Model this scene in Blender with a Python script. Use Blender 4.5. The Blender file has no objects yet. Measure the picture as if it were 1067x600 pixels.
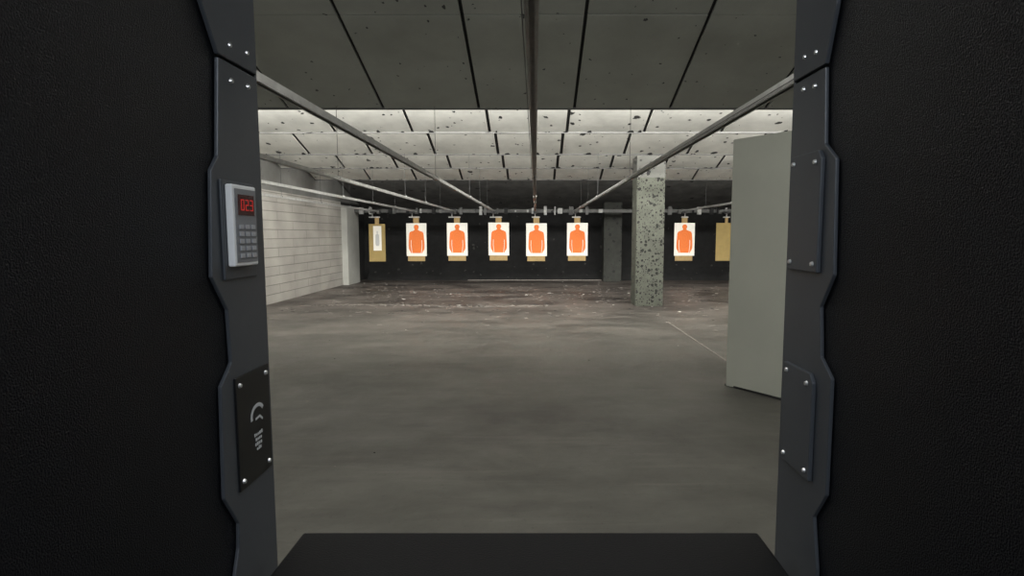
import bpy, bmesh, math, random
from mathutils import Vector, Matrix
random.seed(7)
C=bpy.context.scene.collection
bpy.context.scene.view_settings.view_transform='Standard'

# ---------------------------------------------------------------- materials
def mat(name,col,rough=.6,metal=0.,var=.0,vscale=4.,bump=0.,bscale=60.,spec=.5,col2=None,chips=None,chipcol=(.02,.02,.02),stretch=(1,1,1),emit=None,estr=0):
    m=bpy.data.materials.new(name); m.use_nodes=True
    nt=m.node_tree; N=nt.nodes; L=nt.links
    b=N['Principled BSDF']
    b.inputs['Roughness'].default_value=rough; b.inputs['Metallic'].default_value=metal
    b.inputs['Specular IOR Level'].default_value=spec
    tc=N.new('ShaderNodeTexCoord'); mp=N.new('ShaderNodeMapping'); mp.inputs['Scale'].default_value=stretch
    L.new(tc.outputs['Object'],mp.inputs['Vector'])
    V=mp.outputs['Vector']
    n=N.new('ShaderNodeTexNoise'); n.inputs['Scale'].default_value=vscale; n.inputs['Detail'].default_value=6; n.inputs['Roughness'].default_value=.6
    L.new(V,n.inputs['Vector'])
    r=N.new('ShaderNodeValToRGB'); r.color_ramp.elements[0].position=.32; r.color_ramp.elements[1].position=.68
    c2=col2 or tuple(c*(1-var) for c in col)
    r.color_ramp.elements[0].color=(*c2,1); r.color_ramp.elements[1].color=(*col,1)
    L.new(n.outputs['Fac'],r.inputs['Fac'])
    out=r.outputs['Color']
    if chips:
        for sc,th in chips:
            v=N.new('ShaderNodeTexVoronoi'); v.inputs['Scale'].default_value=sc
            nn=N.new('ShaderNodeTexNoise'); nn.inputs['Scale'].default_value=sc*4
            L.new(tc.outputs['Object'],nn.inputs['Vector'])
            ad=N.new('ShaderNodeVectorMath'); ad.operation='MULTIPLY_ADD'
            L.new(nn.outputs['Color'],ad.inputs[0]); ad.inputs[1].default_value=(.35/sc,)*3; L.new(tc.outputs['Object'],ad.inputs[2])
            L.new(ad.outputs[0],v.inputs['Vector'])
            sep=N.new('ShaderNodeSeparateColor'); L.new(v.outputs['Color'],sep.inputs[0])
            mu=N.new('ShaderNodeMath'); mu.operation='MULTIPLY'; L.new(sep.outputs[0],mu.inputs[0]); mu.inputs[1].default_value=th
            lt=N.new('ShaderNodeMath'); lt.operation='LESS_THAN'; L.new(v.outputs['Distance'],lt.inputs[0]); L.new(mu.outputs[0],lt.inputs[1])
            mx=N.new('ShaderNodeMixRGB'); L.new(lt.outputs[0],mx.inputs[0]); L.new(out,mx.inputs[1]); mx.inputs[2].default_value=(*chipcol,1)
            out=mx.outputs[0]
    L.new(out,b.inputs['Base Color'])
    if bump:
        bn=N.new('ShaderNodeTexNoise'); bn.inputs['Scale'].default_value=bscale; bn.inputs['Detail'].default_value=3
        L.new(tc.outputs['Object'],bn.inputs['Vector'])
        bp=N.new('ShaderNodeBump'); bp.inputs['Strength'].default_value=bump; bp.inputs['Distance'].default_value=.01
        L.new(bn.outputs['Fac'],bp.inputs['Height']); L.new(bp.outputs[0],b.inputs['Normal'])
    if emit:
        b.inputs['Emission Color'].default_value=(*emit,1); b.inputs['Emission Strength'].default_value=estr
    return m

M={}
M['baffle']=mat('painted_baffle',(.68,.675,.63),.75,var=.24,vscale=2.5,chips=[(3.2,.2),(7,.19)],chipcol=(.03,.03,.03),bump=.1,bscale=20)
M['bafflen']=mat('painted_baffle_shaded',(.30,.312,.28),.75,var=.2,vscale=1.6,chips=[(3.2,.12),(8,.12)],chipcol=(.03,.03,.03),bump=.1,bscale=20)  # darker copy of the baffle paint; near baffle's shade is put into the colour
M['cap']=mat('painted_column_head',(.115,.115,.105),.8,var=.3,vscale=2.5,chips=[(9,.4)],chipcol=(.02,.02,.02),spec=.2)
M['gap']=mat('baffle_backing',(.012,.012,.012),.9)
M['rubber']=mat('black_rubber',(.014,.014,.014),.9,var=.5,vscale=5,bump=.5,bscale=30,chips=[(4,.18)],chipcol=(.05,.05,.045))
M['trapsteel']=mat('trap_steel',(.14,.14,.135),.7,var=.5,vscale=3,chips=[(3,.2)],chipcol=(.01,.01,.01))
M['black']=mat('black_acoustic_board',(.0042,.0054,.0088),.36,var=.3,vscale=30,bump=.6,bscale=420,spec=.28)
M['bench']=mat('bench_laminate',(.006,.006,.007),.5,var=.2,vscale=10,bump=.15,bscale=300,spec=.2)
M['steel']=mat('powdercoat_steel',(.072,.080,.093),.42,metal=.2,var=.1,vscale=8,bump=.06,bscale=500)
M['bolt']=mat('zinc_bolt',(.7,.7,.7),.35,metal=.8)
M['rail']=mat('galvanised_rail',(.40,.40,.385),.5,metal=.3,var=.3,vscale=12)
M['cable']=mat('cable',(.05,.05,.05),.5)
M['column']=mat('chipped_column',(.078,.082,.066),.8,var=.3,vscale=6,chips=[(13,.48),(26,.44)],chipcol=(.014,.014,.012),bump=.3,bscale=40,spec=.25)
M['columnd']=mat('dark_column',(.035,.037,.031),.8,var=.4,vscale=6,chips=[(8,.4)],chipcol=(.01,.01,.01))
M['shield']=mat('painted_shield',(.41,.42,.365),.5,var=.08,vscale=2,chips=[(2.2,.045)],chipcol=(.05,.05,.05))
M['white']=mat('white_plastic',(.88,.89,.90),.4)
M['pad']=mat('keypad_face',(.22,.23,.25),.45)
M['btn']=mat('keypad_button',(.42,.43,.46),.45)
M['disp']=mat('display_window',(.06,.010,.012),.2)
M['led']=mat('red_digits',(.5,.02,.02),.4,emit=(1,.05,.04),estr=.2)
M['blackplate']=mat('black_plate',(.006,.006,.007),.4)
M['logo']=mat('white_print',(.6,.62,.64),.5)
M['paper']=mat('target_paper',(.74,.72,.66),.8)
M['orange']=mat('orange_ink',(.72,.165,.028),.75,var=.06,vscale=8)
M['orange2']=mat('score_line',(.58,.115,.02),.75)
M['grey']=mat('grey_ink',(.45,.45,.44),.8)
M['card']=mat('cardboard',(.34,.235,.10),.85,var=.15,vscale=10)
M['cardy']=mat('yellow_board',(.31,.225,.08),.8,var=.15,vscale=6)
M['upper']=mat('upper_wall_paint',(.17,.17,.16),.8,var=.3,vscale=2,chips=[(4,.2)])
M['plaster']=mat('plaster_trim',(.38,.38,.35),.8,var=.12,vscale=3)
M['roof']=mat('roof_dark',(.12,.12,.115),.9)
M['rear']=mat('rear_wall_paint',(.35,.35,.34),.8)
M['scrap']=mat('debris',(.26,.235,.21),.8,var=.5,vscale=9)

def blockwall():
    m=bpy.data.materials.new('painted_block'); m.use_nodes=True
    N=m.node_tree.nodes; L=m.node_tree.links; b=N['Principled BSDF']; b.inputs['Roughness'].default_value=.7
    tc=N.new('ShaderNodeTexCoord'); sp=N.new('ShaderNodeSeparateXYZ'); cb=N.new('ShaderNodeCombineXYZ')
    L.new(tc.outputs['Object'],sp.inputs[0]); L.new(sp.outputs['Y'],cb.inputs[0]); L.new(sp.outputs['Z'],cb.inputs[1])
    br=N.new('ShaderNodeTexBrick'); br.inputs['Scale'].default_value=1; br.inputs['Brick Width'].default_value=1.6; br.inputs['Row Height'].default_value=.2
    br.inputs['Mortar Size'].default_value=.009; br.inputs['Mortar Smooth'].default_value=.3
    br.inputs['Color1'].default_value=(.385,.37,.335,1); br.inputs['Color2'].default_value=(.36,.345,.315,1); br.inputs['Mortar'].default_value=(.21,.20,.18,1)
    L.new(cb.outputs[0],br.inputs['Vector'])
    n=N.new('ShaderNodeTexNoise'); n.inputs['Scale'].default_value=1.6; n.inputs['Detail'].default_value=6; L.new(tc.outputs['Object'],n.inputs['Vector'])
    r=N.new('ShaderNodeMapRange'); r.inputs[1].default_value=.3; r.inputs[2].default_value=.7; r.inputs[3].default_value=.74; r.inputs[4].default_value=1; L.new(n.outputs['Fac'],r.inputs[0])
    mx=N.new('ShaderNodeMixRGB'); mx.blend_type='MULTIPLY'; mx.inputs[0].default_value=1; L.new(br.outputs['Color'],mx.inputs[1]); L.new(r.outputs[0],mx.inputs[2])
    L.new(mx.outputs[0],b.inputs['Base Color'])
    bp=N.new('ShaderNodeBump'); bp.inputs['Strength'].default_value=.5; bp.inputs['Distance'].default_value=.01; bp.invert=True
    L.new(br.outputs['Fac'],bp.inputs['Height']); L.new(bp.outputs[0],b.inputs['Normal'])
    return m
M['block']=blockwall()

def floormat():
    m=bpy.data.materials.new('sealed_concrete'); m.use_nodes=True
    N=m.node_tree.nodes; L=m.node_tree.links; b=N['Principled BSDF']
    tc=N.new('ShaderNodeTexCoord')
    def noise(sc,st,det=6,dist=0):
        mp=N.new('ShaderNodeMapping'); mp.inputs['Scale'].default_value=st; L.new(tc.outputs['Object'],mp.inputs[0])
        n=N.new('ShaderNodeTexNoise'); n.inputs['Scale'].default_value=sc; n.inputs['Detail'].default_value=det; n.inputs['Roughness'].default_value=.62; n.inputs['Distortion'].default_value=dist; L.new(mp.outputs[0],n.inputs[0]); return n.outputs['Fac']
    def ramp(fac,p0,p1,c0,c1):
        r=N.new('ShaderNodeValToRGB'); r.color_ramp.elements[0].position=p0; r.color_ramp.elements[1].position=p1
        r.color_ramp.elements[0].color=(*c0,1); r.color_ramp.elements[1].color=(*c1,1); L.new(fac,r.inputs[0]); return r.outputs[0]
    def mix(f,a,c):
        mx=N.new('ShaderNodeMixRGB'); L.new(f,mx.inputs[0]); L.new(a,mx.inputs[1])
        if isinstance(c,tuple): mx.inputs[2].default_value=(*c,1)
        else: L.new(c,mx.inputs[2])
        return mx.outputs[0]
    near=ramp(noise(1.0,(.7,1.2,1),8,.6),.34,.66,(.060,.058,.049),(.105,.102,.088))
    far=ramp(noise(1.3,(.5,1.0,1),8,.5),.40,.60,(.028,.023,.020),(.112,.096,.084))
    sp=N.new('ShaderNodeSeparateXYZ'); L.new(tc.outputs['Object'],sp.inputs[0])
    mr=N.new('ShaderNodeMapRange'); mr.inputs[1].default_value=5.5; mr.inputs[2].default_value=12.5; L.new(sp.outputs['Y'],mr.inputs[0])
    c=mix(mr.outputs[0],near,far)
    c=mix(ramp(noise(1.5,(.35,4,1),6,.4),.56,.72,(0,0,0),(.5,.5,.5)),c,(.15,.14,.122))
    c=mix(ramp(noise(2.3,(.5,2.2,1),8,.6),.53,.72,(0,0,0),(.5,.5,.5)),c,(.042,.039,.035))
    c=mix(ramp(noise(28,(1,1,1),4),.60,.70,(0,0,0),(.35,.35,.35)),c,(.03,.028,.025))
    L.new(c,b.inputs['Base Color'])
    rr=N.new('ShaderNodeMapRange'); rr.inputs[1].default_value=.3; rr.inputs[2].default_value=.7; rr.inputs[3].default_value=.40; rr.inputs[4].default_value=.62; L.new(noise(2,(1,1,1)),rr.inputs[0]); L.new(rr.outputs[0],b.inputs['Roughness'])
    bp=N.new('ShaderNodeBump'); bp.inputs['Strength'].default_value=.2; bp.inputs['Distance'].default_value=.02; L.new(noise(6,(1,1,1)),bp.inputs['Height']); L.new(bp.outputs[0],b.inputs['Normal'])
    return m
M['floor']=floormat()

# ---------------------------------------------------------------- mesh helper
class MB:
    """collects solids into one mesh with several materials"""
    def __init__(s): s.bm=bmesh.new(); s.mats=[]
    def mi(s,k):
        if k not in s.mats: s.mats.append(k)
        return s.mats.index(k)
    def prism(s,pts,off,k,bevel=0):
        i=s.mi(k); off=Vector(off); a=[s.bm.verts.new(p) for p in pts]; b=[s.bm.verts.new(Vector(p)+off) for p in pts]
        fs=[s.bm.faces.new(a),s.bm.faces.new(b[::-1])]
        n=len(pts)
        for j in range(n): fs.append(s.bm.faces.new((a[j],b[j],b[(j+1)%n],a[(j+1)%n])))
        for f in fs: f.material_index=i
        bmesh.ops.recalc_face_normals(s.bm,faces=fs)
        if bevel:
            es=list({e for f in fs for e in f.edges})
            r=bmesh.ops.bevel(s.bm,geom=es,offset=bevel,segments=2,affect='EDGES',profile=.5)
            for f in r['faces']: f.material_index=i
        return s
    def box(s,lo,hi,k,bevel=0):
        x0,y0,z0=lo;x1,y1,z1=hi
        return s.prism([(x0,y0,z0),(x1,y0,z0),(x1,y1,z0),(x0,y1,z0)],(0,0,z1-z0),k,bevel)
    def cyl(s,p,q,r,k,seg=12,r2=None):
        p=Vector(p);q=Vector(q);d=q-p;i=s.mi(k)
        res=bmesh.ops.create_cone(s.bm,cap_ends=True,segments=seg,radius1=r,radius2=r if r2 is None else r2,depth=d.length)
        mt=Matrix.Translation((p+q)/2)@d.to_track_quat('Z','Y').to_matrix().to_4x4()
        bmesh.ops.transform(s.bm,matrix=mt,verts=res['verts'])
        for f in {f for v in res['verts'] for f in v.link_faces}: f.material_index=i
        return s
    def obj(s,name,parent=None):
        me=bpy.data.meshes.new(name)
        s.bm.to_mesh(me); s.bm.free()
        for k in s.mats: me.materials.append(M[k])
        o=bpy.data.objects.new(name,me); C.objects.link(o)
        if parent: o.parent=parent
        return o
def empty(name,loc=(0,0,0)):
    e=bpy.data.objects.new(name,None); e.empty_display_size=.1; e.location=loc; C.objects.link(e); return e

XL,XR,YB,YF,ZR=-5.7,7.0,19.2,-3.0,4.3
# ---------------------------------------------------------------- room shell
MB().box((XL-.2,YF-.2,-.1),(XR+.2,YB+.2,0),'floor').obj('floor')
MB().box((XL-.2,YF-.2,ZR),(XR+.2,YB+.2,ZR+.1),'roof').obj('ceiling')
MB().box((XL-.2,YF,0),(XL,17.0,2.44),'block').box((XL-.2,YF,2.44),(XL-.03,YB,ZR),'upper').box((XL-.2,17.0,0),(XL,YB,2.44),'rubber').obj('wall_left')
MB().box((XR,YF,0),(XR+.2,YB,ZR),'block').obj('wall_right')
MB().box((XL-.2,YB,0),(XR+.2,YB+.2,ZR),'rubber').obj('wall_back')
MB().box((XL-.2,YF-.2,0),(XR+.2,YF,ZR),'rear').obj('wall_rear')
MB().box((XL,17.0,0),(XL+.17,18.1,2.3),'plaster').obj('trim_1')
MB().box((2.27,6.4,0),(2.285,9.8,.003),'scrap').obj('trim_2')

# ---------------------------------------------------------------- ceiling baffles
S=1/3
def baffle(ye,ze,ylen,splits=(),k='baffle',g=.018):
    m=MB(); xs=[XL+.02]
    for i in range(-4,8):
        xx=-.70+1.18*i
        if XL+.3<xx<XR-.2: xs.append(xx)
    xs.append(XR-.02)
    cuts=[0]+list(splits)+[ylen]
    nrm=Vector((0,S,1)).normalized()
    for a,b in zip(cuts[:-1],cuts[1:]):
        for u,v in zip(xs[:-1],xs[1:]):
            y0=ye-a-(0 if a==0 else .006); y1=ye-b+.006
            dz=random.uniform(-.006,.006); ds=random.uniform(-.02,.02) if a==0 else 0
            y0+=ds
            pts=[(u+g,y0,ze+(ye-y0)*S+dz),(v-g,y0,ze+(ye-y0)*S+dz),(v-g,y1,ze+(ye-y1)*S+dz),(u+g,y1,ze+(ye-y1)*S+dz)]
            m.prism(pts,nrm*.025,k)
    m.box((XL+.02,ye-.012,ze-.012),(XR-.02,ye+.035,ze+.012),'trapsteel')
    if k=='baffle':
        for i in range(26):
            x=random.uniform(XL+.3,XR-.4); w=random.uniform(.02,.12); d=random.uniform(.02,.09)
            m.prism([(x,ye-.01,ze-.004),(x+w,ye-.01,ze-.004),(x+w*.7,ye-d,ze+d*S-.006),(x+w*.2,ye-d*.8,ze+d*.8*S-.006)],(0,0,.004),'gap')
    y1=ye-ylen
    m.prism([(XL+.02,ye+.03,ze+.02),(XR-.02,ye+.03,ze+.02),(XR-.02,y1,ze+ylen*S+.03),(XL+.02,y1,ze+ylen*S+.03)],nrm*.02,'gap')
    for x in (-4.2,-1.3,1.3,4.2):
        for yy in (ye-.2,y1+.2):
            z=ze+(ye-yy)*S+.04
            if z<ZR-.02: m.box((x-.02,yy-.02,z),(x+.02,yy+.02,ZR),'rail')
    return m.obj('ceiling_baffle')
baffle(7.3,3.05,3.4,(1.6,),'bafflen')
baffle(9.0,3.05,1.9,g=.024)
baffle(11.0,2.99,2.1,g=.028)
baffle(13.0,2.96,2.1,g=.03)
baffle(15.0,2.89,2.1,g=.03)
MB().prism([(XL+.02,16.4,3.15),(XR-.02,16.4,3.15),(XR-.02,19.19,2.35),(XL+.02,19.19,2.35)],(0,.05,.15),'trapsteel').obj('bullet_trap_hood')
m=MB().prism([(XL+.2,18.75,0),(XL+.2,19.19,0),(XL+.2,19.19,.42)],(XR-XL-.3,0,0),'rubber')
m.box((-2.2,18.68,0),(2.2,18.74,.03),'scrap'); m.obj('bullet_trap_berm')

# ---------------------------------------------------------------- columns
MB().box((2.08,11.95,0),(2.66,12.5,2.66),'column',.012).box((2.08,11.95,2.66),(2.66,12.5,3.1),'cap').obj('support_column')
MB().box((2.15,18.2,0),(2.72,18.7,2.5),'columnd',.012).obj('support_column')
m=MB().prism([(1.89,5.61,0),(2.25,5.09,0),(2.66,5.38,0),(2.30,5.90,0)],(0,0,2.40),'shield',.006)
m.prism([(1.885,5.62,0),(2.25,5.075,0),(2.67,5.37,0),(2.30,5.91,0)],(0,0,.02),'gap')
m.obj('column_shield')

# ---------------------------------------------------------------- rails with hangers and carriers
ZRB=2.17
RX={0.03:-.012,-2.3:-2.45,-3.5:-3.62,-4.66:-4.78,-1.08:-1.24,1.23:1.17}
def rail(x,y0=.75,y1=17.6):
    m=MB()
    w=.022
    m.box((x-w,y0,ZRB+.038),(x+w,y1,ZRB+.042),'rail')
    m.box((x-w,y0,ZRB),(x-w+.004,y1,ZRB+.038),'rail'); m.box((x+w-.004,y0,ZRB),(x+w,y1,ZRB+.038),'rail')
    m.box((x-w+.004,y0,ZRB),(x-w+.013,y1,ZRB+.003),'rail'); m.box((x+w-.013,y0,ZRB),(x+w-.004,y1,ZRB+.003),'rail')
    m.cyl((x-.03,y0,ZRB+.012),(x-.03,y1,ZRB+.012),.0025,'cable',6)
    for y in (7.25,10.95,12.95,14.95):
        ze={7.25:3.07,10.95:3.01,12.95:2.98,14.95:2.91}[y]
        m.cyl((x,y,ZRB+.04),(x,y,ze+.01),.003,'cable',6)
        m.box((x-.032,y-.02,ZRB+.02),(x+.032,y+.02,ZRB+.05),'rail')
    m.box((x-.05,y1,ZRB-.05),(x+.05,y1+.1,ZRB+.07),'cable')
    m.cyl((x-.03,y1+.02,ZRB),(x+.03,y1+.02,ZRB),.05,'rail',14)
    return m.obj('target_rail')
LN=[(-4.66,'p'),(-3.50,'o'),(-2.30,'o'),(-1.08,'o'),(0.03,'o'),(1.23,'o'),(4.38,'o'),(5.6,'y')]
for x,_ in LN: rail(RX.get(x,x))

SIL=[(0,.95),(.035,.945),(.06,.925),(.072,.89),(.07,.855),(.058,.83),(.05,.815),(.052,.79),(.09,.765),(.15,.745),(.195,.72),(.215,.67),(.222,.6),(.228,.5),(.235,.4),(.238,.3),(.235,.22),(.215,.16),(.19,.13),(.18,.1),(.17,.075)]
def silo(m,cx,y,z0,sc,k,dx=1):
    pts=[(cx+px*sc*dx,y,z0+pz*sc) for px,pz in SIL]; pts+=[(cx-px*sc*dx,y,z0+pz*sc) for px,pz in SIL[::-1][:-1]]
    m.prism(pts,(0,-.002,0),k)
def line(m,pts,w,y,k):
    for (x0,z0),(x1,z1) in zip(pts[:-1],pts[1:]):
        d=Vector((x1-x0,0,z1-z0)); n=Vector((-d.z,0,d.x)).normalized()*w/2
        a=Vector((x0,y,z0));b=Vector((x1,y,z1)); m.prism([a-n,b-n,b+n,a+n],(0,-.001,0),k)
def target(x,kind,y=17.0,dz=0,tilt=0):
    e=empty('hanging_target',(x,y,0))
    rx=RX.get(x,x)-x
    m=MB(); m.box((rx-.05,-.1,ZRB-.06),(rx+.05,.1,ZRB-.006),'cable',.006)
    m.box((rx-.012,-.012,ZRB-.16),(rx+.012,.012,ZRB-.05),'rail')
    m.box((min(rx,0)-.10,-.02,ZRB-.19),(max(rx,0)+.10,.03,ZRB-.155),'rail',.004)
    m.obj('carrier',e)
    if kind=='y':
        MB().box((-.29,.0,.72+dz),(.29,.01,1.83+dz),'cardy').obj('backer',e)
        MB().box((-.04,-.01,1.82),(.04,.0,2.0),'card').obj('clamp_board',e); return
    if kind=='p':
        MB().box((-.24,.0,.70),(.24,.01,1.80),'cardy').obj('backer',e)
        MB().box((-.05,-.012,1.78),(.07,.0,2.0),'card').obj('clamp_board',e)
        m=MB(); m.box((-.11,-.004,1.02),(.13,-.0005,1.74),'paper'); silo(m,.01,-.004,1.12,.5,'grey',.5); m.obj('sheet',e); return
    m=MB(); m.box((-.27,.0,.72+dz),(.25,.008,1.6+dz),'card'); m.box((-.09,.0,1.6),(.08,.008,2.02),'card'); m.box((-.03,.008,.9),(.0,.03,2.02),'card'); m.obj('backer',e)
    m=MB(); m.box((-.305,-.006,.87+dz),(.305,-.001,1.83+dz),'paper')
    z0=.885+dz; silo(m,0,-.006,z0,.95,'orange',1.06)
    def ring(cz,a,b,n=20): line(m,[(a*math.cos(t*2*math.pi/n),z0+cz+b*math.sin(t*2*math.pi/n)) for t in range(n+1)],.006,-.0085,'orange2')
    ring(.50,.05,.075); ring(.48,.10,.16); ring(.47,.155,.25)
    line(m,[(.14,z0+.07),(.165,z0+.3),(.16,z0+.45)],.014,-.0085,'paper'); line(m,[(-.14,z0+.07),(-.165,z0+.3),(-.16,z0+.45)],.014,-.0085,'paper')
    m.obj('sheet',e)
    e.rotation_euler=(0,0,tilt)
for i,(x,k) in enumerate(LN): target(x,k,dz=[0,-.01,0,.01,-.01,0,.0,0][i],tilt=random.uniform(-.12,.12) if k=='o' else 0)

m=MB(); m.box((XL+.01,17.72,2.16),(XR-.02,17.78,2.26),'trapsteel')
for i in range(44):
    x=-5.4+i*.28+random.uniform(-.1,.1); h=random.uniform(.06,.3)
    if not(2.0<x<2.9): m.box((x,17.64,2.2-h*.4),(x+random.uniform(.03,.14),17.71,2.2+h*.5),random.choice(['trapsteel','rail','gap']))
m.obj('rail_end_beam')

# ---------------------------------------------------------------- booth partitions
def bolts(m,xf,s,pts):
    for y,z in pts:
        m.cyl((xf,y,z),(xf+s*.004,y,z),.0048,'bolt',10,.0035)
def sc(pts,f): return [(y*f,1.5+(z-1.5)*f if z>.5 else z) for y,z in pts]
FL,FR=1.0225,.979
YE=1.152
LC=sc([(.993,1.795),(.977,1.63),(.955,1.605),(.942,1.43),(.985,1.37),(.989,1.277),(.952,1.243),(.945,1.05),(.987,.985),(.983,.94),(.962,.888),(.955,.72),(.985,.66),(.985,.03)],FL)
RC=sc([(1.05,1.795),(1.04,1.66),(1.0,1.63),(.99,1.43),(1.03,1.37),(1.02,1.28),(.98,1.25),(.98,1.04),(1.02,.98),(1.0,.89),(.995,.72),(1.02,.66),(1.02,.03)],FR)
def partition(xf,s,yend,contour,upper,name,zj):
    e=empty(name)
    MB().box((min(xf,xf-s*.11),-.35,.0),(max(xf,xf-s*.11),yend-.01,2.42),'black',.004).obj('acoustic_board',e)
    m=MB()
    xs=xf+s*.001
    m.prism([(xs,y,z) for y,z in contour]+[(xs,yend,.03),(xs,yend,zj)],(s*.007,0,0),'steel',.0018)
    m.prism([(xs,y,z) for y,z in upper],(s*.008,0,0),'steel',.0018)
    m.box((min(xf-s*.12,xf+s*.006),yend-.002,.0),(max(xf-s*.12,xf+s*.006),yend+.006,2.42),'steel',.002)
    m.obj('edge_armour',e)
    return e
zl=LC[0][1]; zr=RC[0][1]
eL=partition(-.55,1,YE,LC,sc([(.993,1.80),(.945,1.876),(.925,1.93)],FL)+[(.945,2.40),(1.135,2.40),(1.135,1.96),(YE,1.94),(YE,zl+.006)],'booth_partition',zl)
eR=partition(.51,-1,YE,RC,sc([(1.05,1.80),(1.02,1.89),(1.01,1.95)],FR)+[(.985,2.40),(YE,2.40),(YE,zr+.006)],'booth_partition',zr)
m=MB(); bolts(m,-.542,1,sc([(1.03,1.825),(1.09,1.83),(1.03,1.765),(1.09,1.77),(1.03,.62),(1.09,.62)],FL)); m.obj('bolts',eL)
m=MB(); bolts(m,.502,-1,sc([(1.085,1.83),(1.13,1.835),(1.085,1.77),(1.13,1.775),(1.085,.62),(1.13,.62)],FR)); m.obj('bolts',eR)
m=MB()
for z0,z1,a,b in ((1.432,1.647,1.012,1.132),(1.053,1.25,1.008,1.126)):
    m.prism([(.502,a,z0),(.502,b,z0),(.502,b,z1),(.502,a+.012,z1),(.502,a,z1-.015)],(-.008,0,0),'steel',.002)
    bolts(m,.494,-1,[(a+.015,z0+.015),(b-.015,z0+.015),(a+.02,z1-.02),(b-.015,z1-.015)])
m.obj('cover_plates',eR)

# keypad controller
k=empty('lane_control_keypad',(-.542,1.04,1.512))
m=MB(); m.box((0,-.045,-.092),(.005,.07,.082),'steel',.002); m.obj('back_plate',k)
m=MB(); m.box((.005,-.035,-.069),(.018,.05,.075),'white',.003); m.obj('housing',k)
m=MB(); m.box((.0182,-.028,-.062),(.0193,.046,.068),'pad',.0004)
m.box((.0193,-.019,.022),(.0203,.037,.058),'disp')
m.obj('face',k)
m=MB()
def seg(y,z,h=.018,w=.009,on='abcdefg'):
    t=.0018; x=.0203
    S7={'a':((y,z+h),(y+w,z+h)),'g':((y,z+h/2),(y+w,z+h/2)),'d':((y,z),(y+w,z)),'f':((y,z+h/2),(y,z+h)),'b':((y+w,z+h/2),(y+w,z+h)),'e':((y,z),(y,z+h/2)),'c':((y+w,z),(y+w,z+h/2))}
    for c in on:
        (a,b),(c2,d)=S7[c]; m.box((x,min(a,c2)-t/2,min(b,d)-t/2),(x+.0006,max(a,c2)+t/2,max(b,d)+t/2),'led')
seg(-.010,.031,on='abcdef'); seg(.006,.031,on='abged'); seg(.022,.031,on='abgcd')
m.obj('digits',k)
m=MB()
for r in range(5):
    for c in range(3):
        y=-.019+c*.021; z=.004-r*.0128
        m.box((.0193,y,z-.007),(.0215,y+.014,z+.001),'btn',.0007)
m.obj('buttons',k)

# sign plate
p=empty('booth_sign_plate',(-.542,1.075,1.136))
m=MB(); m.box((0,-.062,-.106),(.004,.064,.106),'blackplate',.0012)
bolts(m,.004,1,[(-.05,.09),(.05,.09),(-.05,-.09),(.05,-.09)]); m.obj('plate',p)
m=MB()
def strip(pts,w,x=.0042):
    for (y0,z0),(y1,z1) in zip(pts[:-1],pts[1:]):
        d=Vector((0,y1-y0,z1-z0)); n=Vector((0,-d.z,d.y)).normalized()*w/2
        a=Vector((x,y0,z0))-d*.06; b=Vector((x,y1,z1))+d*.06; m.prism([a-n,b-n,b+n,a+n],(.0005,0,0),'logo')
strip([(.012+.024*math.cos(math.radians(t)),.016+.020*math.sin(math.radians(t))) for t in range(30,205,15)],.007)
strip([(.004,.010),(.02,.012),(.03,.004)],.004)
for j,(a,b) in enumerate(((-.004,.028),(.0,.024),(-.002,.026),(.004,.02))):
    z=-.020-j*.0095
    y=a
    while y<b-.003:
        w=random.uniform(.003,.006); m.box((.0042,y,z-.003),(.0047,y+w,z+random.uniform(.001,.004)),'logo'); y+=w+.0025
m.obj('printing',p)

# ---------------------------------------------------------------- bench
b=empty('shooting_bench')
MB().prism([(-.47,.5,.86),(.45,.5,.86),(.45,1.115,.86),(-.47,1.115,.86)],(0,0,.04),'bench',.005).obj('top',b)
m=MB(); m.box((-.549,.62,.80),(.509,.67,.858),'steel',.003); m.box((-.549,.98,.80),(.509,1.03,.858),'steel',.003)
m.box((-.42,.60,0),(-.38,1.04,.80),'steel'); m.box((.36,.60,0),(.40,1.04,.80),'steel'); m.obj('frame',b)

# ---------------------------------------------------------------- debris as one object
m=MB()
for i in range(900):
    y=random.triangular(8.5,18.5,15) if i<860 else random.uniform(3,9); x=random.uniform(-5.4,5.5)
    s=random.uniform(.008,.038) if i<860 else random.uniform(.004,.010); a=random.uniform(0,3)
    pts=[(x+s*random.uniform(.5,1)*math.cos(a+t)*1.5,y+s*random.uniform(.5,1)*math.sin(a+t),0.0) for t in (0,1.3,2.4,3.6,4.9)]
    m.prism(pts,(0,0,.004),random.choice(['scrap','scrap','scrap','gap','gap']) if random.random()>.05 else 'paper')
for i in range(330):
    x=random.uniform(-5.0,.3); y=12.05+.15*math.sin(x*1.3)+random.gauss(0,.07); s=random.uniform(.008,.03)
    m.prism([(x,y,0),(x+s*2,y+s*.3,0),(x+s*1.5,y+s,0),(x+s*.2,y+s*.7,0)],(0,0,.004),'scrap')
m.obj('floor_debris')

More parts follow.
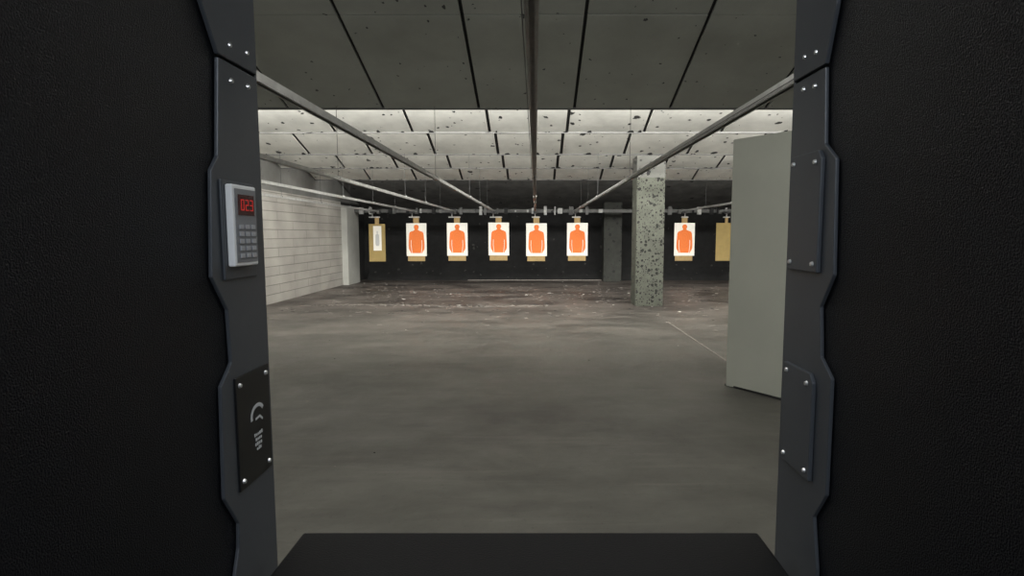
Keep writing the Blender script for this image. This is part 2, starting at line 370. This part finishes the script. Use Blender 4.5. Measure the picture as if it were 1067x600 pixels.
# ---------------------------------------------------------------- lights
def area(name,loc,size,sy,power,direction,col=(1,.985,.93)):
    l=bpy.data.lights.new(name,'AREA'); l.shape='RECTANGLE'; l.size=size; l.size_y=sy; l.energy=power; l.color=col
    o=bpy.data.objects.new(name,l); C.objects.link(o); o.location=loc
    o.rotation_euler=Vector(direction).to_track_quat('-Z','Y').to_euler(); return o
for i,(y,z,pw) in enumerate(((7.5,3.40,700),(9.2,3.40,410),(11.2,3.34,280),(13.2,3.28,145),(15.25,3.1,150))):
    n=9
    m=MB()
    for j in range(n):
        x=-5.0+j*1.35
        m.box((x-.6,y-.12,z+.06),(x+.6,y+.04,z+.11),'white',.01)
        m.box((x-.01,y-.05,z+.11),(x+.01,y-.03,ZR),'rail')
    m.obj('strip_light')
    area('strip_lamp',((XL+XR)/2,y,z+.03),12.,.12,pw,(0,1,-.32 if i<4 else -.6))
m=MB(); m.box((-5,1.9,3.06),(6,2.1,3.14),'white'); m.box((-4,1.99,3.14),(-3.97,2.01,ZR),'rail'); m.box((4,1.99,3.14),(4.03,2.01,ZR),'rail'); m.obj('strip_light')
area('firing_line_lamp',(.5,2.0,3.04),10.,.4,190,(0,.6,-1))
m=MB(); m.box((-1.2,-1.6,2.86),(1.2,-1.3,2.95),'white'); m.box((-.5,-1.46,2.95),(-.47,-1.44,ZR),'rail'); m.box((.5,-1.46,2.95),(.53,-1.44,ZR),'rail'); m.obj('strip_light')
area('booth_lamp',(0,-1.45,2.84),2.2,.25,88,(0,.5,-1),(.88,.94,1))
w=bpy.data.worlds.new('world'); bpy.context.scene.world=w; w.use_nodes=True
w.node_tree.nodes['Background'].inputs[0].default_value=(.0,.0,.0,1)

# ---------------------------------------------------------------- camera
cam=bpy.data.cameras.new('camera'); cam.sensor_width=36; cam.lens=600/1067*36; cam.clip_start=.02
cam.shift_x=-24.5/1067
co=bpy.data.objects.new('camera',cam); C.objects.link(co); co.location=(0,0,1.5)
co.rotation_euler=(math.pi/2-math.atan(56/600),0,0)
bpy.context.scene.camera=co
